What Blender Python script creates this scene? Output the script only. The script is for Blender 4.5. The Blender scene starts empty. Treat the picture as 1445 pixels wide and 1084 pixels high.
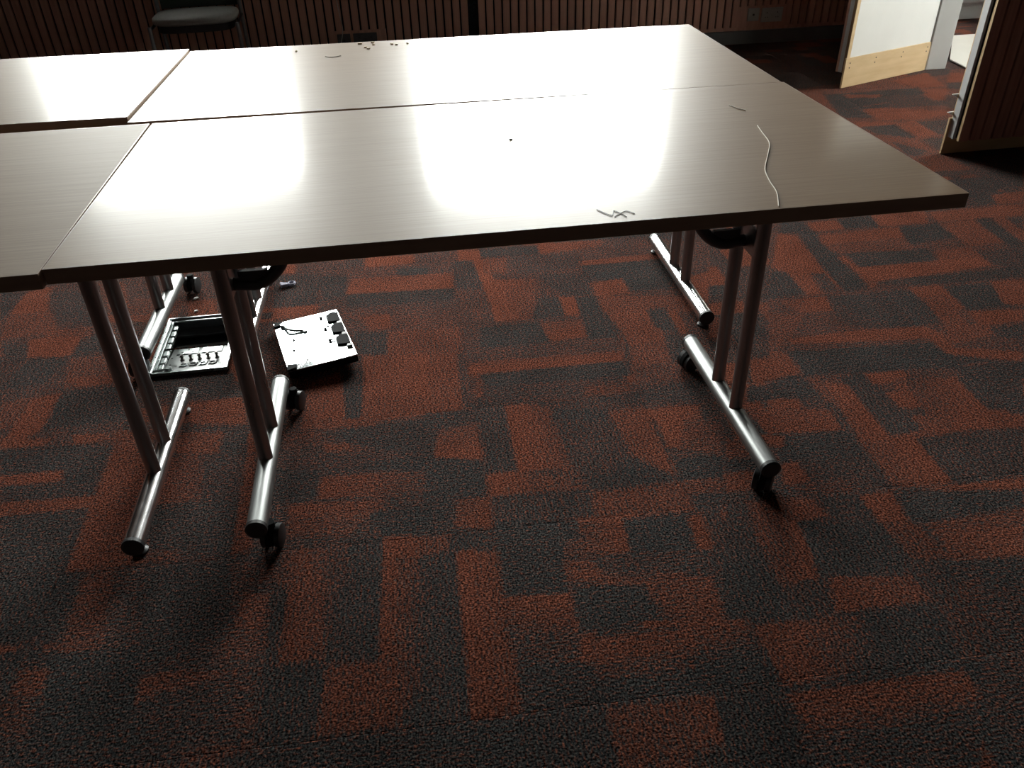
import bpy, math, random
import numpy as np
from mathutils import Vector, Matrix

random.seed(7)
rng = np.random.default_rng(11)
SC = bpy.context.scene
COL = SC.collection

# ------------------------------------------------------------------ camera
F_PX, FRAME_W = 1144.98, 1445.0
cam_d = bpy.data.cameras.new('camera')
cam = bpy.data.objects.new('camera', cam_d)
COL.objects.link(cam)
cam_d.sensor_fit = 'HORIZONTAL'
cam_d.sensor_width = 36.0
cam_d.lens = 36.0 * F_PX / FRAME_W
cam_d.clip_start = 0.02
_rx, _ry, _rz = -0.59854, 0.03075, -0.12598
RM = Matrix.Rotation(_rz, 3, 'Z') @ Matrix.Rotation(_rx, 3, 'X') @ Matrix.Rotation(_ry, 3, 'Y')
# camera looks along +Y of RM, up is +Z
CM = RM @ Matrix(((1, 0, 0), (0, 0, -1), (0, 1, 0)))
cam.matrix_world = Matrix.Translation((0.61267, -1.31868, 1.38927)) @ CM.to_4x4()
SC.camera = cam

# ------------------------------------------------------------------ world, daylight, exposure
SC.view_settings.view_transform = 'Standard'
SC.view_settings.look = 'None'
SC.view_settings.gamma = 1.0
SC.view_settings.use_curve_mapping = False
SC.view_settings.exposure = 0.0
SKY = 66.0
world = bpy.data.worlds.new('overcast_sky')
SC.world = world
world.use_nodes = True
wn, wl = world.node_tree.nodes, world.node_tree.links
bg = wn['Background']
tc = wn.new('ShaderNodeTexCoord'); sx = wn.new('ShaderNodeSeparateXYZ'); rmp = wn.new('ShaderNodeValToRGB')
wl.new(tc.outputs['Generated'], sx.inputs[0]); wl.new(sx.outputs['Z'], rmp.inputs[0])
rmp.color_ramp.elements[0].position = 0.0
rmp.color_ramp.elements[0].color = (0.97, 0.95, 0.92, 1)
rmp.color_ramp.elements[1].position = 0.9
rmp.color_ramp.elements[1].color = (1.0, 0.99, 0.975, 1)
wl.new(rmp.outputs[0], bg.inputs['Color'])
bg.inputs['Strength'].default_value = SKY

def portal(name, loc, size, rot):
    ld = bpy.data.lights.new(name, 'AREA'); ld.shape = 'RECTANGLE'
    ld.size, ld.size_y = size
    ld.cycles.is_portal = True
    o = bpy.data.objects.new(name, ld); COL.objects.link(o)
    o.location = loc; o.rotation_euler = rot
    return o

# room numbers (metres)
YB = 4.945          # back wall face
XR = 4.12           # right wall face, room side
XR2 = 4.25          # right wall face, corridor side
XL, YF, ZC = -3.6, -4.2, 2.75
YC = 5.36           # end wall of the corridor
XC = 6.6            # far side wall of the corridor
SILL = 1.22
WINS = [(-1.90, -0.16, 2.33), (0.78, 2.75, 2.58)]
for (a, b, HEAD) in WINS:
    portal('daylight_portal', ((a + b) / 2, YB + 0.2, (SILL + HEAD) / 2), (b - a, HEAD - SILL), (-math.pi / 2, 0, 0))
CW = (2.85, 4.2, 1.1, 2.25)      # corridor window y0 y1 z0 z1
portal('daylight_portal', (XC + 0.15, (CW[0] + CW[1]) / 2, (CW[2] + CW[3]) / 2), (CW[3] - CW[2], CW[1] - CW[0]), (0, math.pi / 2, 0))

# ------------------------------------------------------------------ materials
def nodes_of(name):
    m = bpy.data.materials.new(name); m.use_nodes = True
    nt = m.node_tree
    return m, nt.nodes, nt.links, nt.nodes['Principled BSDF']

def mat(name, c1, c2=None, rough=0.5, metal=0.0, scale=(8, 8, 8), detail=4, bump=0.0, bscale=None, rvar=0.0, spec=0.5, coords='Object', aniso=0.0, lo=0.3, hi=0.7, coat=None):
    m, N, Lk, b = nodes_of(name)
    c2 = c2 or tuple(x * 0.85 for x in c1)
    t = N.new('ShaderNodeTexCoord'); mp = N.new('ShaderNodeMapping'); nz = N.new('ShaderNodeTexNoise')
    Lk.new(t.outputs[coords], mp.inputs[0]); mp.inputs['Scale'].default_value = scale
    Lk.new(mp.outputs[0], nz.inputs['Vector']); nz.inputs['Scale'].default_value = 1.0; nz.inputs['Detail'].default_value = detail
    r = N.new('ShaderNodeValToRGB'); Lk.new(nz.outputs['Fac'], r.inputs[0])
    r.color_ramp.elements[0].position = lo; r.color_ramp.elements[1].position = hi
    r.color_ramp.elements[0].color = (*c1, 1); r.color_ramp.elements[1].color = (*c2, 1)
    Lk.new(r.outputs[0], b.inputs['Base Color'])
    b.inputs['Metallic'].default_value = metal
    b.inputs['Roughness'].default_value = rough
    b.inputs['Specular IOR Level'].default_value = spec
    if coat:
        b.inputs['Coat Weight'].default_value, b.inputs['Coat Roughness'].default_value = coat
    if aniso: b.inputs['Anisotropic'].default_value = aniso
    if rvar:
        mr = N.new('ShaderNodeMapRange'); Lk.new(nz.outputs['Fac'], mr.inputs[0])
        mr.inputs[1].default_value = 0.3; mr.inputs[2].default_value = 0.7
        mr.inputs[3].default_value = rough - rvar; mr.inputs[4].default_value = rough + rvar
        Lk.new(mr.outputs[0], b.inputs['Roughness'])
    if bump:
        src = nz
        if bscale:
            mp2 = N.new('ShaderNodeMapping'); src = N.new('ShaderNodeTexNoise')
            Lk.new(t.outputs[coords], mp2.inputs[0]); mp2.inputs['Scale'].default_value = bscale
            Lk.new(mp2.outputs[0], src.inputs['Vector']); src.inputs['Scale'].default_value = 1.0; src.inputs['Detail'].default_value = 3
        bp = N.new('ShaderNodeBump'); bp.inputs['Strength'].default_value = bump; bp.inputs['Distance'].default_value = 0.002
        Lk.new(src.outputs['Fac'], bp.inputs['Height']); Lk.new(bp.outputs[0], b.inputs['Normal'])
    return m

M = {}
M['table_wood'] = mat('brown_wood_laminate', (0.285, 0.190, 0.120), (0.335, 0.232, 0.152), rough=0.46, scale=(4, 260, 4), detail=6, bump=0.05, bscale=(9, 700, 9), coat=(0.75, 0.12), spec=0.17)
M['table_wood_matt'] = mat('worn_brown_laminate', (0.240, 0.170, 0.115), (0.295, 0.215, 0.150), rough=0.60, scale=(4, 260, 4), detail=6, bump=0.05, bscale=(9, 700, 9), spec=0.22)
M['table_edge'] = mat('dark_brown_edging', (0.26, 0.165, 0.110), (0.32, 0.21, 0.142), rough=0.42, scale=(5, 60, 60), detail=3)
M['brushed'] = mat('brushed_grey_steel', (0.27, 0.28, 0.28), (0.33, 0.34, 0.335), rough=0.42, metal=1, scale=(180, 12, 180), rvar=0.06)
M['chrome'] = mat('polished_chrome', (0.78, 0.78, 0.79), (0.84, 0.84, 0.85), rough=0.19, metal=1, scale=(20, 20, 20), rvar=0.03)
M['column_steel'] = mat('dull_steel_tube', (0.26, 0.25, 0.25), (0.33, 0.32, 0.32), rough=0.32, metal=1.0, scale=(30, 30, 6), rvar=0.05)
M['black_plastic'] = mat('black_plastic', (0.014, 0.014, 0.015), (0.024, 0.024, 0.026), rough=0.45, scale=(60, 60, 60))
M['black_steel'] = mat('black_painted_steel', (0.016, 0.016, 0.018), (0.028, 0.028, 0.03), rough=0.38, scale=(40, 40, 40))
M['slat_wood'] = mat('red_brown_slat_veneer', (0.40, 0.205, 0.150), (0.55, 0.30, 0.22), rough=0.5, scale=(50, 50, 2.5), detail=6)
M['felt'] = mat('black_acoustic_backing', (0.010, 0.010, 0.012), (0.018, 0.018, 0.02), rough=0.9, scale=(90, 90, 90), spec=0.1)
M['plinth'] = mat('grey_skirting_paint', (0.105, 0.108, 0.112), (0.135, 0.137, 0.14), rough=0.5, scale=(6, 6, 6))
M['dark_wall'] = mat('dark_wall_finish', (0.045, 0.034, 0.03), (0.06, 0.045, 0.04), rough=0.7, scale=(3, 3, 3))
M['wall_paint'] = mat('pale_wall_paint', (0.24, 0.228, 0.212), (0.28, 0.268, 0.25), rough=0.8, scale=(3, 3, 3), bump=0.05, bscale=(60, 60, 60))
M['ceiling'] = mat('ceiling_paint', (0.09, 0.088, 0.086), (0.11, 0.108, 0.106), rough=0.85, scale=(3, 3, 3))
M['white_paint'] = mat('white_gloss_paint', (0.74, 0.74, 0.72), (0.80, 0.80, 0.78), rough=0.4, scale=(5, 5, 5), bump=0.04, bscale=(25, 25, 25))
M['panel_white'] = mat('white_panel_board', (0.72, 0.71, 0.67), (0.77, 0.76, 0.72), rough=0.55, scale=(4, 4, 4))
M['ply'] = mat('birch_plywood', (0.56, 0.39, 0.205), (0.66, 0.48, 0.27), rough=0.55, scale=(5, 5, 26), detail=6)
M['ply_edge'] = mat('plywood_edge', (0.14, 0.075, 0.04), (0.26, 0.155, 0.08), rough=0.7, scale=(300, 300, 6), detail=2)
M['core_grey'] = mat('grey_door_core', (0.42, 0.42, 0.42), (0.50, 0.50, 0.50), rough=0.7, scale=(6, 6, 6))
M['board_white'] = mat('white_floor_board', (0.70, 0.68, 0.60), (0.78, 0.76, 0.68), rough=0.5, scale=(3, 3, 3), detail=7)
M['box_steel'] = mat('galvanised_steel', (0.30, 0.325, 0.325), (0.40, 0.425, 0.42), rough=0.32, metal=0.9, scale=(30, 30, 30), rvar=0.08)
M['box_frame'] = mat('grey_box_frame', (0.24, 0.27, 0.27), (0.32, 0.35, 0.345), rough=0.33, metal=0.8, scale=(40, 40, 40), rvar=0.08)
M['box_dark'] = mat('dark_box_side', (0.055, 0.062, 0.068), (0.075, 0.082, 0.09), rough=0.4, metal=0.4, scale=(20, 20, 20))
M['mirror_steel'] = mat('polished_lid_steel', (0.74, 0.78, 0.80), (0.82, 0.86, 0.88), rough=0.09, metal=1, scale=(16, 16, 16), rvar=0.03, bump=0.10, bscale=(9, 9, 9))
M['brass'] = mat('tinned_connector_metal', (0.06, 0.05, 0.045), (0.12, 0.10, 0.09), rough=0.5, metal=0.5, scale=(200, 200, 200))
M['socket_white'] = mat('grey_white_socket_plastic', (0.40, 0.39, 0.36), (0.45, 0.44, 0.41), rough=0.4, scale=(30, 30, 30))
M['socket_dark'] = mat('dark_grey_socket_plate', (0.060, 0.062, 0.066), (0.08, 0.082, 0.086), rough=0.4, scale=(30, 30, 30))
M['seat_fabric'] = mat('grey_seat_vinyl', (0.30, 0.295, 0.275), (0.36, 0.355, 0.335), rough=0.55, scale=(80, 80, 80), bump=0.1)
M['back_fabric'] = mat('dark_green_grey_fabric', (0.030, 0.042, 0.033), (0.042, 0.055, 0.044), rough=0.8, scale=(90, 90, 90))
M['chair_tube'] = mat('grey_chair_tube', (0.20, 0.215, 0.225), (0.26, 0.27, 0.28), rough=0.4, metal=0.5, scale=(30, 30, 30))
M['thread'] = mat('pale_thread', (0.72, 0.66, 0.55), (0.8, 0.74, 0.64), rough=0.8, scale=(200, 200, 200))
M['hair'] = mat('dark_fibre', (0.05, 0.035, 0.03), (0.08, 0.05, 0.04), rough=0.6, scale=(200, 200, 200))
M['crumb'] = mat('tan_flake', (0.45, 0.33, 0.20), (0.58, 0.45, 0.30), rough=0.8, scale=(300, 300, 300))
M['scrap'] = mat('white_scrap', (0.75, 0.75, 0.72), (0.82, 0.82, 0.8), rough=0.7, scale=(200, 200, 200))
M['matt_black'] = mat('matt_black_rubber', (0.005, 0.005, 0.0055), (0.009, 0.009, 0.010), rough=0.8, scale=(60, 60, 60), spec=0.12)
M['plate'] = mat('grey_socket_plate', (0.22, 0.235, 0.23), (0.30, 0.315, 0.31), rough=0.45, metal=0.25, scale=(30, 30, 30))
M['clip'] = mat('lilac_grey_plastic', (0.26, 0.25, 0.33), (0.34, 0.33, 0.42), rough=0.65, scale=(60, 60, 60), spec=0.2)
M['ground'] = mat('outside_tarmac', (0.16, 0.16, 0.16), (0.22, 0.22, 0.21), rough=0.9, scale=(1, 1, 1))
M['rail'] = mat('window_frame_white', (0.62, 0.62, 0.60), (0.68, 0.68, 0.66), rough=0.4, scale=(5, 5, 5))

def glass_mat():
    m, N, Lk, b = nodes_of('window_glass')
    out = N['Material Output']
    tr = N.new('ShaderNodeBsdfTransparent'); gl = N.new('ShaderNodeBsdfGlossy'); mx = N.new('ShaderNodeMixShader'); fr = N.new('ShaderNodeFresnel')
    nz = N.new('ShaderNodeTexNoise'); nz.inputs['Scale'].default_value = 2.0
    r = N.new('ShaderNodeValToRGB'); Lk.new(nz.outputs['Fac'], r.inputs[0])
    r.color_ramp.elements[0].color = (0.93, 0.96, 0.95, 1); r.color_ramp.elements[1].color = (0.97, 0.99, 0.98, 1)
    Lk.new(r.outputs[0], tr.inputs['Color'])
    gl.inputs['Roughness'].default_value = 0.02
    Lk.new(fr.outputs[0], mx.inputs[0]); Lk.new(tr.outputs[0], mx.inputs[1]); Lk.new(gl.outputs[0], mx.inputs[2])
    Lk.new(mx.outputs[0], out.inputs['Surface'])
    return m
M['glass'] = glass_mat()

def carpet_mat():
    m, N, Lk, b = nodes_of('rust_and_charcoal_carpet')
    uv = N.new('ShaderNodeUVMap'); uv.uv_map = 'yarn'
    at = N.new('ShaderNodeAttribute'); at.attribute_name = 'rust'; at.attribute_type = 'GEOMETRY'
    def noise(scale, detail=1.0, rough=0.5):
        mp = N.new('ShaderNodeMapping'); mp.inputs['Scale'].default_value = scale
        n = N.new('ShaderNodeTexNoise'); n.inputs['Scale'].default_value = 1.0; n.inputs['Detail'].default_value = detail; n.inputs['Roughness'].default_value = rough
        Lk.new(uv.outputs[0], mp.inputs[0]); Lk.new(mp.outputs[0], n.inputs['Vector'])
        return n
    def math_(op, a, b_=None, c=None):
        n = N.new('ShaderNodeMath'); n.operation = op
        for i, v in enumerate((a, b_, c)):
            if v is None: continue
            if isinstance(v, (int, float)): n.inputs[i].default_value = v
            else: Lk.new(v, n.inputs[i])
        return n.outputs[0]
    loops = noise((98, 200, 1), 2.0)            # single tufts, longer along the yarn
    streak = noise((9, 190, 1), 2.0)             # tufted rows
    flecks = noise((255, 195, 1), 1.0)
    blotch = noise((7, 7, 1), 2.0)
    # share of rust yarn
    v = math_('ADD', math_('MULTIPLY', math_('SUBTRACT', loops.outputs['Fac'], 0.5), 2.6), at.outputs['Fac'])
    v = math_('ADD', v, math_('MULTIPLY', math_('SUBTRACT', streak.outputs['Fac'], 0.5), 0.75))
    mr = N.new('ShaderNodeMapRange'); mr.interpolation_type = 'SMOOTHSTEP'
    Lk.new(v, mr.inputs[0]); mr.inputs[1].default_value = 0.0; mr.inputs[2].default_value = 0.86
    mix = N.new('ShaderNodeMix'); mix.data_type = 'RGBA'
    Lk.new(mr.outputs[0], mix.inputs['Factor'])
    mix.inputs['A'].default_value = (0.041, 0.043, 0.045, 1)
    mix.inputs['B'].default_value = (0.150, 0.053, 0.036, 1)
    # tan and black flecks through the whole pile
    r1 = N.new('ShaderNodeValToRGB'); Lk.new(flecks.outputs['Fac'], r1.inputs[0])
    e = r1.color_ramp.elements
    e[0].position = 0.32; e[0].color = (0.12, 0.12, 0.12, 1)
    e[1].position = 0.70; e[1].color = (2.6, 2.4, 2.1, 1)
    x = r1.color_ramp.elements.new(0.5); x.color = (0.85, 0.85, 0.85, 1)
    mul = N.new('ShaderNodeMix'); mul.data_type = 'RGBA'; mul.blend_type = 'MULTIPLY'; mul.inputs['Factor'].default_value = 1.0
    Lk.new(mix.outputs['Result'], mul.inputs['A']); Lk.new(r1.outputs[0], mul.inputs['B'])
    r2 = N.new('ShaderNodeValToRGB'); Lk.new(blotch.outputs['Fac'], r2.inputs[0])
    r2.color_ramp.elements[0].position = 0.3; r2.color_ramp.elements[0].color = (0.86, 0.86, 0.86, 1)
    r2.color_ramp.elements[1].position = 0.7; r2.color_ramp.elements[1].color = (1.08, 1.08, 1.08, 1)
    mul2 = N.new('ShaderNodeMix'); mul2.data_type = 'RGBA'; mul2.blend_type = 'MULTIPLY'; mul2.inputs['Factor'].default_value = 1.0
    Lk.new(mul.outputs['Result'], mul2.inputs['A']); Lk.new(r2.outputs[0], mul2.inputs['B'])
    Lk.new(mul2.outputs['Result'], b.inputs['Base Color'])
    b.inputs['Roughness'].default_value = 0.95
    b.inputs['Specular IOR Level'].default_value = 0.0
    b.inputs['Sheen Weight'].default_value = 0.0
    b.inputs['Sheen Roughness'].default_value = 0.6
    bp = N.new('ShaderNodeBump'); bp.inputs['Strength'].default_value = 0.55; bp.inputs['Distance'].default_value = 0.003
    h = math_('ADD', loops.outputs['Fac'], math_('MULTIPLY', flecks.outputs['Fac'], 0.6))
    Lk.new(h, bp.inputs['Height']); Lk.new(bp.outputs[0], b.inputs['Normal'])
    return m
M['carpet'] = carpet_mat()

# ------------------------------------------------------------------ mesh helpers
class MB:
    def __init__(s): s.v = []; s.f = []
    def add(s, vs, fs):
        k = len(s.v); s.v += [tuple(v) for v in vs]; s.f += [tuple(i + k for i in f) for f in fs]; return s
    def box(s, x0, x1, y0, y1, z0, z1, T=None):
        vs = [(x0, y0, z0), (x1, y0, z0), (x1, y1, z0), (x0, y1, z0), (x0, y0, z1), (x1, y0, z1), (x1, y1, z1), (x0, y1, z1)]
        if T: vs = [T @ Vector(v) for v in vs]
        return s.add(vs, [(0, 3, 2, 1), (4, 5, 6, 7), (0, 1, 5, 4), (1, 2, 6, 5), (2, 3, 7, 6), (3, 0, 4, 7)])
    def tube(s, pts, r, n=16, caps=True, sq=1.0):
        pts = [Vector(p) for p in pts]
        rs = r if isinstance(r, (list, tuple)) else [r] * len(pts)
        t0 = (pts[1] - pts[0]).normalized()
        up = Vector((0, 0, 1)) if abs(t0.z) < 0.9 else Vector((0, 1, 0))
        side = t0.cross(up).normalized(); vs = []
        for i, p in enumerate(pts):
            a = pts[max(i - 1, 0)]; b = pts[min(i + 1, len(pts) - 1)]
            t = (b - a).normalized()
            side = (side - t * side.dot(t)).normalized(); u = side.cross(t)
            for k in range(n):
                an = 2 * math.pi * k / n
                vs.append(p + (side * math.cos(an) + u * math.sin(an) * sq) * rs[i])
        fs = []
        m = len(pts)
        for i in range(m - 1):
            for k in range(n):
                fs.append((i * n + k, i * n + (k + 1) % n, (i + 1) * n + (k + 1) % n, (i + 1) * n + k))
        if caps:
            fs.append(tuple(reversed(range(n)))); fs.append(tuple((m - 1) * n + k for k in range(n)))
        fs = [tuple(reversed(f)) for f in fs]
        return s.add(vs, fs)
    def prism(s, poly, z0, z1, T=None):
        n = len(poly)
        vs = [Vector((x, y, z0)) for x, y in poly] + [Vector((x, y, z1)) for x, y in poly]
        if T: vs = [T @ v for v in vs]
        return s.add(vs, [tuple(reversed(range(n))), tuple(range(n, 2 * n))] + [(i, (i + 1) % n, n + (i + 1) % n, n + i) for i in range(n)])
    def mesh(s, name, m, smooth=35):
        me = bpy.data.meshes.new(name); me.from_pydata(s.v, [], s.f); me.update()
        if m: me.materials.append(M[m] if isinstance(m, str) else m)
        if smooth:
            me.shade_smooth(); me.set_sharp_from_angle(angle=math.radians(smooth))
        return me
    def build(s, name, m, parent=None, bevel=0, smooth=35, loc=None, rot=None):
        o = bpy.data.objects.new(name, s.mesh(name, m, smooth)); COL.objects.link(o)
        if parent: o.parent = parent
        if loc: o.location = loc
        if rot: o.rotation_euler = rot
        if bevel:
            b = o.modifiers.new('bevel', 'BEVEL'); b.width = bevel; b.segments = 2; b.limit_method = 'ANGLE'; b.angle_limit = math.radians(40)
        return o

def put(name, me, parent=None, loc=None, rot=None):
    o = bpy.data.objects.new(name, me); COL.objects.link(o)
    if parent: o.parent = parent
    if loc: o.location = loc
    if rot: o.rotation_euler = rot
    return o

def empty(name, loc=(0, 0, 0), rz=0.0):
    o = bpy.data.objects.new(name, None); COL.objects.link(o); o.empty_display_size = 0.1
    o.location = loc; o.rotation_euler = (0, 0, rz); return o

def tag(o, label=None, cat=None, group=None, kind=None):
    if label: o['label'] = label
    if cat: o['category'] = cat
    if group: o['group'] = group
    if kind: o['kind'] = kind
    return o

def bez(p0, p1, p2, n=8):
    p0, p1, p2 = Vector(p0), Vector(p1), Vector(p2)
    return [(1 - t) ** 2 * p0 + 2 * t * (1 - t) * p1 + t * t * p2 for t in [i / n for i in range(n + 1)]]

# ------------------------------------------------------------------ floor: slab with the opening of the outlet box
GYAW = -0.01825
floor_rz = GYAW
def to_floor(x, y):
    c, s = math.cos(GYAW), math.sin(GYAW)
    return c * x + s * y, -s * x + c * y
BOX_C, BOX_SZ, BOX_RZ = (-0.131, 1.122), (0.246, 0.362), 0.008
bx, by = to_floor(*BOX_C)
HX, HY = BOX_SZ[0] / 2 - 0.013, BOX_SZ[1] / 2 - 0.013
hole = (bx - HX, bx + HX, by - HY, by + HY)

def slab_mesh():
    b = MB(); x0, x1, y0, y1 = -4.2, 7.2, -4.8, 6.2
    a, c, d, e = hole
    for q in ((x0, x1, y0, d), (x0, x1, e, y1), (x0, a, d, e), (c, x1, d, e)):
        b.box(q[0], q[1], q[2], q[3], -0.16, -0.006)
    return b
floor = slab_mesh().build('floor', 'felt', smooth=0)
floor.rotation_euler = (0, 0, GYAW)
tag(floor, kind='structure')

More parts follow.
